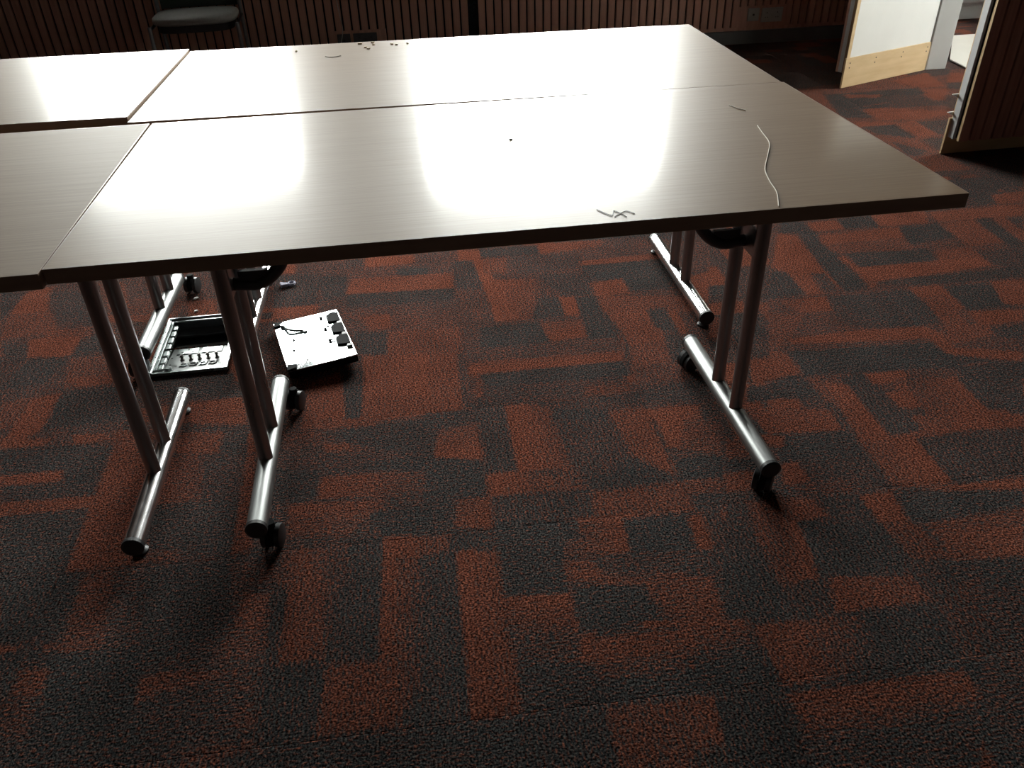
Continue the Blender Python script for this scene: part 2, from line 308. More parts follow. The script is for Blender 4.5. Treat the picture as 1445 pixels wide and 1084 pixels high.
PAT = """748 1010 884 1039 820 903 741 921 20 20 20 20
741 921 1096 989 842 586 768 561 45 45 45 45
775 882 943 891 932 852 764 798 7 7 7 7
764 798 863 823 812 756 765 766 8 8 8 8
867 861 935 851 951 794 850 797 20 20 20 20
816 878 869 866 859 852 811 861 69 69 69 69
920 935 1003 974 987 892 947 887 74 74 74 74
1005 983 1057 998 1034 955 999 951 10 10 10 10
1040 965 1069 946 1047 917 999 906 79 79 79 79
999 906 1044 912 1009 860 982 877 12 12 12 12
938 876 982 877 937 806 927 838 74 74 74 74
957 841 993 848 933 770 929 798 20 20 20 20
807 798 835 801 930 760 870 738 74 74 74 74
807 798 870 738 806 745 803 780 74 74 74 74
765 745 820 733 814 721 762 724 79 79 79 79
765 720 814 722 810 664 771 687 8 8 8 8
816 726 849 734 846 671 813 661 69 69 69 69
848 727 907 731 872 677 846 671 15 15 15 15
765 681 808 660 806 607 769 621 54 54 54 54
817 655 862 660 822 607 816 612 13 13 13 13
772 657 797 612 780 598 767 601 15 15 15 15
780 598 807 585 811 540 768 543 59 59 59 59
752 919 793 920 761 780 758 790 59 59 59 59
764 514 813 516 821 491 760 443 10 10 10 10
769 473 810 487 778 445 753 434 10 10 10 10
786 464 827 467 796 421 777 440 69 69 69 69
716 436 799 426 778 395 686 403 69 69 69 69
821 538 869 529 834 477 818 486 15 15 15 15
-253 434 -50 417 26 117 -144 144 28 28 28 28
-244 410 -218 406 -218 361 -223 356 10 10 10 10
-217 358 -182 361 -162 323 -209 316 54 54 54 54
-218 406 -199 413 -186 362 -218 361 74 74 74 74
-195 401 -164 400 -135 328 -169 340 15 15 15 15
-155 413 -132 412 -111 356 -128 352 50 50 50 50
-130 346 -67 337 -70 326 -123 332 64 64 64 64
-62 361 -37 362 -28 328 -54 332 64 64 64 64
-113 377 -62 361 -56 337 -112 346 40 40 40 40
-183 312 -140 314 -139 279 -174 282 84 84 84 84
-206 310 -180 303 -173 277 -193 274 15 15 15 15
-139 293 -130 315 -112 283 -138 279 10 10 10 10
-171 279 -138 276 -147 239 -179 236 10 10 10 10
-138 276 -104 273 -88 231 -130 231 45 45 45 45
-132 244 -95 245 -88 231 -117 229 64 64 64 64
-84 284 -71 287 -67 248 -79 250 50 50 50 50
-103 273 -82 251 -71 229 -84 228 59 59 59 59
-179 328 -135 326 -131 308 -169 311 64 50 50 64
-171 216 -147 222 -146 181 -159 183 50 50 50 50
-147 219 -129 224 -127 174 -150 159 74 74 74 74
-154 170 -116 164 -119 156 -149 157 69 69 69 69
-129 226 -85 224 -66 179 -126 174 10 10 10 10
-103 166 -80 164 -72 155 -99 156 79 54 54 79
-149 157 -71 151 -68 132 -144 144 10 10 10 10
-76 168 -42 158 -43 128 -66 132 59 59 59 59
-67 204 -63 240 0 230 5 197 10 10 10 10
-65 192 11 196 20 159 -55 173 59 79 74 54
-31 165 20 155 20 150 -32 157 20 20 20 20
-34 157 3 153 6 120 -31 126 59 59 59 59
5 151 22 152 24 118 8 120 12 12 12 12
22 148 27 150 31 116 25 117 74 74 74 74
-147 152 30 124 51 -38 -83 -19 20 20 20 20
-145 148 -69 140 -67 103 -138 128 10 10 10 10
-137 126 -97 127 -94 116 -134 116 74 74 74 74
-133 115 -69 110 -68 98 -128 102 15 15 15 15
-127 99 -68 96 -68 85 -122 86 69 69 69 69
-69 140 -36 135 -32 29 -66 31 71 59 59 71
-35 129 -6 130 1 82 -32 82 54 40 45 64
-122 85 -69 83 -65 30 -102 32 10 10 10 10
-32 81 24 79 28 29 -27 42 12 12 12 12
-26 41 -3 36 -7 30 -54 29 64 30 50 64
24 121 30 124 40 31 29 29 64 64 64 64
-102 32 -54 27 -50 -14 -83 -19 8 8 8 8
-16 27 28 26 33 -14 -12 -15 8 8 8 8
-38 28 -16 27 -14 -7 -31 -12 30 20 15 30
-54 26 -38 28 -30 -17 -49 -21 50 50 50 50
33 1 46 2 51 -38 34 -21 45 45 45 45
-81 -23 51 -35 61 -108 -56 -91 12 12 12 12
-52 5 -34 5 -27 -28 -50 -29 50 45 40 54
-66 -35 -51 -37 -49 -55 -66 -52 54 54 54 54
-70 -53 -52 -56 -48 -79 -61 -77 35 35 35 35
-3 -49 37 -49 33 -59 -3 -59 50 50 50 50
-4 -58 16 -60 15 -69 -1 -68 54 54 54 54
16 -60 55 -62 59 -94 23 -93 20 20 20 20
-24 -95 59 -96 60 -99 -20 -96 40 40 40 40
-53 -30 -8 -33 -1 -70 -40 -86 5 5 5 5
-21 26 150 19 143 -120 9 -101 20 20 20 20
-25 42 -3 38 1 29 -22 28 40 40 40 40
-21 26 29 27 35 -25 -4 -44 10 10 10 10
29 27 52 17 41 -3 34 -8 30 30 30 30
41 -1 56 -5 57 -29 38 -25 54 54 54 54
37 -25 57 -29 58 -47 30 -45 40 40 40 40
55 -7 63 3 63 -51 58 -49 12 12 12 12
47 5 58 29 65 28 62 5 45 45 45 45
65 28 85 24 88 -51 64 -51 67 50 50 64
85 7 92 17 92 -31 87 -51 30 30 30 30
93 19 117 19 115 -56 91 -50 20 8 8 15
118 24 134 18 129 -57 116 -56 77 59 50 74
134 11 150 9 145 -90 134 -100 20 20 20 20
90 -56 130 -58 132 -97 87 -96 59 59 59 59
58 -51 90 -58 87 -97 60 -95 10 10 10 10
-3 -50 36 -49 38 -56 0 -63 61 50 40 59
35 -48 57 -49 58 -69 39 -64 30 30 30 30
1 -65 57 -70 59 -89 7 -92 20 20 20 20
45 -76 57 -71 59 -89 46 -87 40 40 40 40
25 -95 60 -95 59 -99 27 -100 50 50 50 50
48 -98 144 -99 143 -120 50 -106 10 10 10 10
27 -99 43 -97 47 -106 27 -103 40 40 40 40
7 427 258 427 227 205 35 165 30 30 30 30
23 266 195 226 180 142 37 147 30 30 30 30
11 402 52 395 58 333 17 336 13 13 13 13
7 425 30 420 31 401 10 404 89 89 89 89
18 332 57 334 58 314 19 311 79 84 69 59
78 422 96 425 98 404 79 402 20 20 20 20
96 425 147 422 146 402 98 403 89 84 84 84
79 406 128 399 128 378 85 367 35 35 35 35
129 395 160 391 158 374 131 373 5 5 5 5
86 380 182 376 180 345 82 350 59 64 84 84
54 391 81 386 81 346 61 340 10 10 10 10
81 348 180 343 178 323 84 316 10 10 10 10
77 324 178 323 179 287 82 304 30 20 40 40
94 305 121 304 123 278 103 280 50 84 79 50
123 300 178 290 181 271 123 278 40 40 40 40
90 279 119 274 119 239 98 242 10 10 10 10
121 275 182 271 181 227 119 238 54 59 50 64
100 239 175 230 177 151 102 154 69 64 59 74
117 239 152 233 149 151 117 154 64 79 84 74
60 207 83 219 90 155 60 159 59 79 79 64
84 221 101 218 102 154 90 155 10 10 10 10
175 230 182 228 180 155 174 155 25 25 25 25
59 157 111 153 111 142 60 147 79 69 50 69
184 401 204 397 208 338 182 343 15 15 15 15
181 339 210 334 207 279 179 282 35 35 35 35
214 422 445 410 346 115 187 140 30 30 30 30
189 425 210 423 210 400 188 402 89 89 89 89
203 400 217 399 220 280 214 278 89 89 89 89
212 402 236 400 234 367 211 367 59 54 50 59
211 356 260 349 247 275 212 277 84 45 45 84
212 423 271 422 268 402 212 404 8 8 8 8
271 427 337 423 339 410 270 402 84 59 50 84
337 423 385 423 380 392 336 396 30 30 30 30
238 397 306 397 304 366 242 362 22 22 22 22
304 368 388 368 384 322 305 339 5 5 5 5
338 333 385 325 374 309 340 310 5 5 5 5
261 358 310 353 303 308 274 313 15 15 15 15
305 379 383 383 383 371 304 369 79 59 64 79
307 332 338 337 337 305 307 306 69 74 69 84
308 307 387 293 387 264 305 272 59 50 50 64
308 271 348 274 346 223 309 218 64 64 64 64
309 218 349 223 342 191 307 189 54 54 54 54
308 189 351 190 348 163 306 166 40 40 40 40
398 328 420 337 401 278 394 279 74 74 74 74
254 310 272 310 272 274 244 276 10 10 10 10
272 310 286 308 288 276 273 277 84 84 84 84
287 307 305 306 309 235 283 234 6 6 6 6
248 268 286 267 284 239 253 236 45 50 79 79
198 269 248 268 253 236 196 234 7 7 7 7
196 234 307 227 307 210 191 222 30 30 30 30
184 215 308 212 306 199 182 199 59 59 84 89
183 200 190 198 188 193 184 194 69 69 69 69
190 195 306 198 304 175 196 178 7 7 7 7
189 179 273 168 265 155 194 160 22 22 22 22
267 167 299 165 299 154 265 155 50 50 50 50
259 151 307 155 324 148 281 134 15 15 15 15
305 272 309 273 315 228 312 227 20 20 20 20
312 227 315 228 309 189 305 187 15 15 15 15
302 175 306 177 306 165 302 166 89 89 89 89
181 159 207 153 207 137 181 141 12 12 12 12
344 273 362 274 361 229 344 244 10 10 10 10
361 268 370 273 368 231 361 229 69 69 69 69
347 228 361 229 362 163 342 191 15 15 15 15
306 155 362 163 353 136 302 138 14 14 14 14
301 136 353 135 346 115 292 123 74 74 74 74
207 153 241 153 242 131 207 137 79 59 59 79
518 433 807 438 583 112 401 141 35 35 35 35
445 251 473 243 445 207 422 194 50 50 50 50
422 194 433 189 433 159 404 149 64 64 64 64
529 434 558 431 555 404 521 408 8 8 8 8
516 406 532 399 528 341 482 334 84 84 84 84
482 334 528 341 524 315 491 319 84 84 84 84
539 406 556 408 552 343 529 343 7 7 7 7
529 343 552 343 548 279 525 276 7 7 7 7
524 332 528 330 525 276 521 282 74 74 74 74
476 324 490 321 489 279 454 274 8 8 8 8
492 321 511 318 504 276 490 277 74 74 74 74
512 316 524 315 522 277 508 279 20 20 20 20
459 271 504 270 500 247 471 246 45 84 84 59
557 426 587 428 588 406 555 404 84 84 84 84
591 431 629 434 624 404 588 406 7 7 7 7
631 434 693 434 677 404 625 403 79 79 79 79
689 435 714 433 710 426 689 425 20 20 20 20
692 430 804 433 783 403 689 405 74 74 74 74
553 395 643 398 636 375 548 372 74 74 74 74
548 372 640 372 630 347 552 353 50 50 50 50
643 401 687 402 685 366 633 359 6 6 6 6
633 359 685 366 685 345 645 348 35 35 35 35
689 401 731 405 723 347 685 345 64 64 64 64
728 403 746 407 739 339 722 314 7 7 7 7
746 405 764 406 758 366 742 343 59 59 59 59
763 402 781 401 760 370 760 370 15 15 15 15
682 333 734 332 710 297 683 302 20 20 20 20
560 351 644 346 638 321 559 321 8 8 8 8
550 345 558 344 559 317 552 313 79 79 79 79
555 319 637 320 634 296 554 291 84 84 84 84
638 321 682 337 683 303 634 296 84 84 84 84
651 343 685 342 683 321 640 320 64 64 64 64
555 292 566 293 553 278 548 279 69 69 69 69
553 288 710 297 697 277 603 276 12 12 12 12
506 269 584 271 582 212 535 211 11 11 11 11
506 269 535 211 515 213 497 227 20 20 20 20
583 273 614 274 611 231 586 227 74 74 74 74
586 255 609 258 598 203 577 201 59 59 59 59
615 271 659 270 651 228 612 228 7 7 7 7
661 273 692 271 664 229 647 232 74 74 74 74
609 226 658 221 646 204 607 202 79 79 79 79
577 201 609 206 618 189 556 174 59 59 59 59
610 196 643 199 627 176 613 181 10 10 10 10
436 189 553 183 559 161 435 156 6 6 6 6
435 156 559 161 557 146 517 151 6 6 6 6
445 207 505 212 496 195 444 201 79 79 79 79
505 212 561 208 562 190 496 195 79 79 79 79
560 207 570 197 564 167 555 177 74 74 74 74
555 177 615 159 607 147 557 165 74 74 74 74
561 163 581 154 605 144 583 112 13 13 13 13
561 163 583 112 557 124 545 135 13 13 13 13
559 149 580 151 578 148 562 147 59 59 59 59
480 150 510 149 508 137 480 136 84 84 84 84
506 137 543 134 542 118 490 127 64 64 64 64
408 151 434 154 432 136 401 141 8 8 8 8
434 139 455 140 457 132 437 135 69 69 69 69
463 151 480 151 477 129 457 132 8 8 8 8
39 147 192 139 182 11 55 11 25 25 25 25
58 154 181 154 141 149 65 146 69 74 54 59
88 183 101 181 102 156 91 154 10 10 10 10
101 181 175 169 167 154 102 154 64 64 64 64
79 139 155 147 152 105 104 119 12 12 12 12
155 147 181 151 181 137 155 136 15 15 15 15
46 144 76 143 77 127 50 125 40 40 40 40
76 128 92 125 112 116 78 119 74 59 30 69
75 99 150 105 183 93 112 95 10 10 10 10
112 95 183 93 184 81 112 92 10 10 10 10
44 107 75 97 76 71 47 72 10 10 10 10
155 135 184 136 183 93 151 102 40 50 84 84
76 91 126 92 114 68 77 72 74 59 50 74
114 91 147 88 144 69 110 67 50 35 30 50
155 86 183 82 182 56 149 60 8 8 8 8
58 69 117 65 119 54 59 56 74 54 50 64
59 56 110 54 98 34 59 39 59 50 40 50
111 52 159 55 152 29 116 32 7 7 7 7
159 55 184 54 184 29 159 33 45 64 84 59
154 30 177 28 176 12 156 15 14 14 14 14
98 33 117 31 117 -9 97 5 12 12 12 12
118 30 138 28 137 -12 117 -9 79 69 59 79
138 28 154 26 154 17 137 11 54 54 54 54
137 10 160 12 160 -16 138 -12 12 12 12 12
160 12 181 12 180 -19 160 -16 79 79 79 79
58 29 72 28 81 -4 60 -1 45 64 64 40
72 28 98 27 98 -6 81 -4 54 25 20 59
185 162 363 133 296 -58 167 -39 25 25 25 25
147 152 183 152 185 136 146 112 15 15 15 15
155 131 185 136 184 94 151 102 40 45 84 84
185 162 206 153 206 80 183 79 15 15 15 15
206 152 222 152 231 78 206 78 79 69 59 84
222 152 238 143 245 64 231 78 59 50 40 59
236 135 276 129 282 81 244 60 22 22 22 22
239 143 277 136 273 125 237 130 10 10 10 10
278 134 304 135 307 54 282 84 54 64 69 50
145 103 183 93 182 56 144 61 8 8 8 8
183 79 206 78 213 57 184 56 87 69 59 84
206 78 245 64 248 53 213 57 54 40 40 54
244 58 282 81 307 54 261 52 10 10 10 10
305 132 345 131 341 114 309 114 84 74 59 84
309 114 328 113 317 86 308 88 79 79 79 79
328 113 355 109 342 74 315 85 50 40 45 50
310 73 342 73 335 52 308 54 5 5 5 5
247 50 335 52 330 38 310 40 50 50 50 50
247 50 310 40 307 28 246 31 54 54 54 54
309 38 330 38 325 24 308 27 12 12 12 12
185 55 248 52 245 33 185 28 20 20 20 20
235 29 308 27 309 24 237 25 74 74 74 74
163 57 184 56 183 29 159 32 45 64 79 54
144 60 163 57 159 32 143 29 12 12 12 12
142 27 157 27 156 15 142 12 50 50 50 50
159 29 177 29 177 13 160 14 12 12 12 12
185 35 235 26 217 -29 182 -25 8 8 8 8
235 25 263 25 261 -3 232 -2 35 74 79 45
262 23 300 21 298 -7 260 -4 5 5 5 5
301 19 309 21 310 -10 299 -7 74 74 74 74
224 11 234 11 233 -2 222 -3 40 40 40 40
220 -5 235 -4 244 -22 221 -20 59 59 59 59
235 -2 308 -8 304 -27 244 -21 25 25 25 25
245 -19 303 -25 302 -41 272 -41 35 69 79 40
223 -25 256 -26 257 -52 220 -47 7 7 7 7
307 -8 313 -9 302 -41 302 -29 12 12 12 12
142 9 159 9 160 -38 140 -35 15 15 15 15
160 11 183 8 181 -41 160 -38 87 59 59 84
183 -25 220 -28 219 -47 182 -41 79 79 59 59
341 64 558 75 466 -59 306 -35 22 22 22 22
402 181 432 176 432 161 391 149 74 74 74 74
386 146 436 151 438 127 380 129 10 10 10 10
402 149 423 157 435 148 407 140 10 10 10 10
433 152 447 147 447 120 435 119 50 50 50 50
375 124 434 111 432 87 380 91 59 59 74 74
373 92 391 86 386 74 376 80 74 74 74 74
350 89 370 88 369 70 343 70 50 50 50 50
458 139 480 144 487 79 459 76 15 15 15 15
446 144 460 139 460 74 437 71 64 84 84 64
481 151 508 148 507 137 480 135 84 79 59 84
504 138 542 133 543 92 496 84 35 74 79 50
505 76 527 99 549 88 554 70 74 74 74 74
549 88 564 83 554 70 520 75 74 74 74 74
545 134 596 131 564 84 542 99 13 13 13 13
478 71 553 68 522 23 476 24 18 18 18 18
458 74 475 73 476 24 456 25 74 84 84 74
437 71 459 74 456 25 436 28 50 64 69 50
389 85 435 85 435 56 379 62 8 8 8 8
396 60 435 56 436 29 413 36 20 20 20 20
343 69 363 68 362 56 338 56 7 7 7 7
338 55 359 55 352 38 332 38 64 64 64 64
377 58 387 59 389 40 370 38 74 74 74 74
370 38 419 37 413 26 382 29 35 35 35 35
332 37 350 34 337 14 328 26 20 20 20 20
342 28 372 27 363 -8 334 -10 50 50 50 50
334 -10 363 -8 358 -39 343 -34 45 59 59 40
369 26 381 26 386 8 366 7 69 64 59 69
386 25 412 23 412 -1 388 7 15 15 15 15
365 7 414 -2 413 -32 360 -37 8 8 8 8
360 -37 413 -32 403 -41 376 -39 8 8 8 8
411 22 432 23 433 -3 413 -1 79 79 79 79
412 -1 433 -3 438 -35 416 -32 50 59 50 40
454 22 522 23 515 12 471 18 74 74 74 74
433 20 515 12 505 -1 431 -5 7 7 7 7
438 -7 504 -3 493 -19 440 -15 54 54 54 54
440 -15 494 -17 480 -39 437 -36 59 74 69 50
435 -38 478 -41 466 -59 427 -53 12 12 12 12
360 -37 389 -41 408 -46 406 -50 69 69 69 69
359 7 365 6 361 -37 352 -38 74 74 74 74
322 9 336 7 338 -40 306 -35 15 15 15 15
291 -6 451 -43 381 -153 252 -135 20 20 20 20
312 -11 333 -12 335 -59 299 -54 7 7 7 7
299 -54 335 -59 327 -62 309 -63 7 7 7 7
335 -9 361 -13 359 -37 336 -41 35 69 74 40
363 -13 398 -19 410 -37 363 -38 7 7 7 7
364 -38 409 -44 412 -63 357 -62 69 59 50 69
310 -64 335 -65 329 -100 312 -101 64 64 64 64
335 -65 369 -66 353 -97 329 -100 59 35 25 54
374 -65 410 -65 404 -101 362 -101 8 8 8 8
312 -102 398 -102 403 -104 312 -104 10 10 10 10
311 -105 401 -105 403 -116 313 -118 64 64 64 64
313 -118 403 -116 399 -124 311 -130 54 59 35 30
285 -27 300 -28 298 -56 275 -60 59 59 59 59
276 -56 310 -59 305 -75 269 -79 69 64 30 30
267 -86 311 -78 311 -103 263 -98 7 7 7 7
263 -99 276 -100 278 -126 254 -127 59 59 59 59
277 -100 310 -104 305 -142 272 -138 8 8 8 8
311 -130 398 -126 381 -153 306 -142 18 18 18 18
417 -59 450 -46 414 -101 406 -100 28 28 28 28
405 -100 414 -101 406 -114 403 -115 8 8 8 8
125 -76 264 -96 252 -135 124 -117 12 12 12 12
125 14 137 11 135 -77 125 -96 54 40 30 50
137 11 160 11 160 -98 141 -98 20 8 8 15
160 10 184 9 184 -97 160 -98 84 59 54 79
184 9 221 0 220 -27 183 -23 8 8 8 8
184 -26 221 -28 219 -56 182 -47 79 84 40 40
182 -47 221 -56 218 -72 185 -68 28 28 28 28
185 -69 226 -74 221 -98 184 -96 12 12 12 12
221 -4 235 -6 240 -22 223 -20 59 59 59 59
241 -18 291 -27 289 -32 239 -25 50 50 50 50
224 -26 261 -30 267 -49 220 -56 7 7 7 7
261 -30 290 -31 281 -57 265 -49 45 59 59 40
223 -60 280 -60 276 -73 223 -76 64 64 64 64
223 -76 276 -73 272 -85 224 -84 35 35 35 35
221 -89 272 -86 268 -99 221 -98 7 7 7 7
223 -99 268 -99 256 -135 223 -131 50 50 50 50
183 -98 223 -99 223 -131 183 -125 10 10 10 10
125 -97 160 -99 187 -99 184 -125 7 7 7 7"""
RX0, RX1, RY0, RY1, RS = -1000, 1800, -400, 1560, 250.0       # raster in units of 4 mm
TX0, TY0, TS = 0.72963, 0.10875, 0.5
def paint():
    W_, H_ = RX1 - RX0, RY1 - RY0
    img = np.full((H_, W_), 0.22, np.float32)
    # tiles the photograph does not show: own blocks of rust and charcoal
    for ty in range(-6, 12):
        for tx in range(-9, 13):
            ox = int((TX0 + tx * TS) * RS) - RX0; oy = int((TY0 + ty * TS) * RS) - RY0
            for _ in range(7):
                w, h = int(rng.integers(25, 110)), int(rng.integers(12, 45))
                if (tx + ty) % 2: w, h = h, w
                x, y = ox + int(rng.integers(-5, 110)), oy + int(rng.integers(-5, 110))
                xa, xb, ya, yb = max(x, ox, 0), min(x + w, ox + 125, W_), max(y, oy, 0), min(y + h, oy + 125, H_)
                if xb > xa and yb > ya:
                    img[ya:yb, xa:xb] = float(rng.choice([0.08, 0.1, 0.3, 0.6, 0.75, 0.8]))
    for ln in PAT.split('\n'):
        a = [int(v) for v in ln.split()]
        P = [(a[2 * i] - RX0, a[2 * i + 1] - RY0) for i in range(4)]; V = [q / 99 for q in a[8:12]]
        for T in ((0, 1, 2), (0, 2, 3)):
            (xa, ya), (xb, yb), (xc, yc) = [P[i] for i in T]
            det = (yb - yc) * (xa - xc) + (xc - xb) * (ya - yc)
            if abs(det) < 1e-6: continue
            x0, x1 = max(min(xa, xb, xc), 0), min(max(xa, xb, xc) + 1, W_)
            y0, y1 = max(min(ya, yb, yc), 0), min(max(ya, yb, yc) + 1, H_)
            if x1 <= x0 or y1 <= y0: continue
            X, Y = np.meshgrid(np.arange(x0, x1), np.arange(y0, y1))
            l0 = ((yb - yc) * (X - xc) + (xc - xb) * (Y - yc)) / det
            l1 = ((yc - ya) * (X - xc) + (xa - xc) * (Y - yc)) / det
            l2 = 1 - l0 - l1
            ins = (l0 >= -1e-6) & (l1 >= -1e-6) & (l2 >= -1e-6)
            val = l0 * V[T[0]] + l1 * V[T[1]] + l2 * V[T[2]]
            sub = img[y0:y1, x0:x1]; sub[ins] = val[ins]
    k = img.copy()
    for ax in (0, 1):
        k = (np.roll(k, 1, ax) + 2 * k + np.roll(k, -1, ax)) / 4
    return k
RUST = paint()

def tile_mesh(tx, ty, n):
    x0, y0 = TX0 + tx * TS, TY0 + ty * TS
    g = 0.0001
    u = np.linspace(g, TS - g, n + 1)
    u[1] = g + .0016; u[-2] = TS - g - .0016
    X, Y = np.meshgrid(x0 + u, y0 + u)
    Z = np.zeros_like(X); Z[0, :] = Z[-1, :] = -0.0001; Z[:, 0] = Z[:, -1] = -0.0001
    Z += (rng.random(Z.shape) - 0.5) * 0.0006
    nv = (n + 1) ** 2
    top = np.stack([X.ravel(), Y.ravel(), Z.ravel()], 1)
    i = np.arange(n); I, J = np.meshgrid(i, i)
    a = (J * (n + 1) + I).ravel()
    q = np.stack([a, a + 1, a + n + 2, a + n + 1], 1)
    # leave out what the outlet box takes up
    cx, cy = (X.ravel()[a] + X.ravel()[a + n + 2]) / 2, (Y.ravel()[a] + Y.ravel()[a + n + 2]) / 2
    keep = ~((cx > hole[0]) & (cx < hole[1]) & (cy > hole[2]) & (cy < hole[3]))
    q = q[keep]
    ring = np.concatenate([np.arange(n + 1), (np.arange(1, n + 1)) * (n + 1) + n, n * (n + 1) + np.arange(n - 1, -1, -1), np.arange(n - 1, 0, -1) * (n + 1)])
    bot = top[ring].copy(); bot[:, 2] = -0.006
    m = len(ring); bi = nv + np.arange(m)
    sides = np.stack([ring, bi, np.roll(bi, -1), np.roll(ring, -1)], 1)
    V = np.concatenate([top, bot]); Q = np.concatenate([q, sides])
    me = bpy.data.meshes.new('carpet_tile')
    me.vertices.add(len(V)); me.vertices.foreach_set('co', V.astype(np.float32).ravel())
    me.loops.add(Q.size); me.loops.foreach_set('vertex_index', Q.astype(np.int32).ravel())
    me.polygons.add(len(Q)); me.polygons.foreach_set('loop_start', np.arange(0, Q.size, 4, dtype=np.int32))
    me.polygons.foreach_set('use_smooth', np.ones(len(Q), bool))
    px = np.clip(np.round(V[:, 0] * RS).astype(int) - RX0, 0, RUST.shape[1] - 1)
    py = np.clip(np.round(V[:, 1] * RS).astype(int) - RY0, 0, RUST.shape[0] - 1)
    at = me.attributes.new('rust', 'FLOAT', 'POINT'); at.data.foreach_set('value', RUST[py, px].astype(np.float32))
    uvl = me.uv_layers.new(name='yarn')
    uv = V[Q.ravel()][:, :2]
    if (tx, ty) in QUARTER or ((tx + ty) % 2 == 0 and (tx, ty) not in STRAIGHT): uv = uv[:, ::-1]
    uvl.data.foreach_set('uv', (uv + [3.1 * tx, 1.7 * ty]).astype(np.float32).ravel())
    me.materials.append(M['carpet']); me.update(); me.validate()
    return me
QUARTER = {(-1, 1), (-1, -1), (0, 0)}
STRAIGHT = {(0, 1), (1, 0), (1, 2), (0, -1), (-2, 0), (2, -1), (-1, 0)}
for ty in range(-3, 11):
    for tx in range(-9, 10):
        cx, cy = TX0 + (tx + .5) * TS, TY0 + (ty + .5) * TS
        if cx > XR2 + 0.1 and ty < 4: continue
        if cx < XL - .1: continue
        if cx > 4.75 and ty < 6: continue
        near = math.hypot(cx - 0.61, cy + 1.3)
        n = 62 if near < 2.9 else (42 if near < 4.4 else 24)
        if not (-1.6 < cx < 5.6): n = 12
        if (tx, ty) in ((-2, 1), (-2, 2), (-3, 1), (-3, 2), (-1, 1), (-1, 2)): n = 62
        o = put('carpet_tile', tile_mesh(tx, ty, n), floor)

# ------------------------------------------------------------------ shell
def wall_with_holes(b, axis, c0, c1, u0, u1, z0, z1, holes):
    """a wall slab along x (axis 0) or y (axis 1) with rectangular openings"""
    us = sorted({u0, u1, *[h[0] for h in holes], *[h[1] for h in holes]})
    for a, c in zip(us[:-1], us[1:]):
        zs = [(z0, z1)]
        for h in holes:
            if h[0] <= a and c <= h[1]:
                zs = [(z0, h[2]), (h[3], z1)]
        for (p, q) in zs:
            if q - p < 1e-6: continue
            if axis == 0: b.box(a, c, c0, c1, p, q)
            else: b.box(c0, c1, a, c, p, q)
    return b
zb = -0.006
back = wall_with_holes(MB(), 0, YB + 0.035, YB + 0.30, XL - 0.2, XR2, zb, ZC, [(a, b, SILL, h) for a, b, h in WINS]).build('wall_back', 'wall_paint', smooth=0)
tag(back, kind='structure')
DO = (2.285, 3.90, 0.0, 2.10)      # the double doorway
right = wall_with_holes(MB(), 1, XR, XR2, YF, YB + 0.035, zb, ZC, [(DO[0], DO[1], zb, DO[3])]).build('wall_right', 'dark_wall', smooth=0)
tag(right, kind='structure')
tag(MB().box(XL - 0.2, XL, YF, YB + 0.035, zb, ZC).build('wall_left', 'dark_wall', smooth=0), kind='structure')
tag(MB().box(XL - 0.2, XR2, YF - 0.2, YF, zb, ZC).build('wall_front', 'dark_wall', smooth=0), kind='structure')
tag(MB().box(XL - 0.2, XC + 0.3, YF - 0.2, YC + 0.3, ZC, ZC + 0.2).build('ceiling', 'ceiling', smooth=0), kind='structure')
tag(MB().box(XR2, XC + 0.3, YC, YC + 0.3, zb, ZC).build('wall_corridor_end', 'white_paint', smooth=0), kind='structure')
tag(wall_with_holes(MB(), 1, XC, XC + 0.3, YF, YC, zb, ZC, [CW]).build('wall_corridor_side', 'white_paint', smooth=0), kind='structure')
tag(MB().box(XR2, XC + 0.3, YF - 0.2, YF, zb, ZC).build('wall_corridor_front', 'white_paint', smooth=0), kind='structure')
tag(MB().box(-60, 60, -60, 60, -1.3, -1.2).build('ground', 'ground', smooth=0), kind='structure')

# windows in the back wall: frame, mullions, panes, sill
def window(i, a, b, HEAD, nm):
    w = empty('window_%d' % i, ((a + b) / 2, YB + 0.2, SILL)); tag(w, kind='structure')
    h = HEAD - SILL; hw = (b - a) / 2
    f = MB()
    f.box(-hw, hw, -.03, .03, 0, .05); f.box(-hw, hw, -.03, .03, h - .05, h)
    f.box(-hw, -hw + .05, -.03, .03, .05, h - .05); f.box(hw - .05, hw, -.03, .03, .05, h - .05)
    f.build('window_frame', 'rail', w, smooth=0)
    st = (2 * hw - .1) / nm
    for k in range(nm):
        x = -hw + .05 + k * st
        MB().box(x + .004, x + st - .004, -.004, .004, .055, h - .055).build('pane', 'glass', w, smooth=0)
        if k: MB().box(x - .016, x + .016, -.025, .025, .05, h - .05).build('mullion', 'rail', w, smooth=0)
    MB().box(-hw - .04, hw + .04, -.2, .04, -.035, -.002).build('window_sill', 'rail', w, bevel=.004)
window(1, *WINS[0], 3)
window(2, *WINS[1], 3)
w = empty('window_3', (XC + 0.15, (CW[0] + CW[1]) / 2, CW[2])); tag(w, kind='structure')
hh, hw = CW[3] - CW[2], (CW[1] - CW[0]) / 2
f = MB(); f.box(-.03, .03, -hw, hw, 0, .05).box(-.03, .03, -hw, hw, hh - .05, hh).box(-.03, .03, -hw, -hw + .05, .05, hh - .05).box(-.03, .03, hw - .05, hw, .05, hh - .05)
f.build('window_frame', 'rail', w, smooth=0)
for k in range(4):
    y = -hw + .05 + k * (2 * hw - .1) / 4
    MB().box(-.004, .004, y + .004, y + (2 * hw - .1) / 4 - .004, .055, hh - .055).build('pane', 'glass', w, smooth=0)

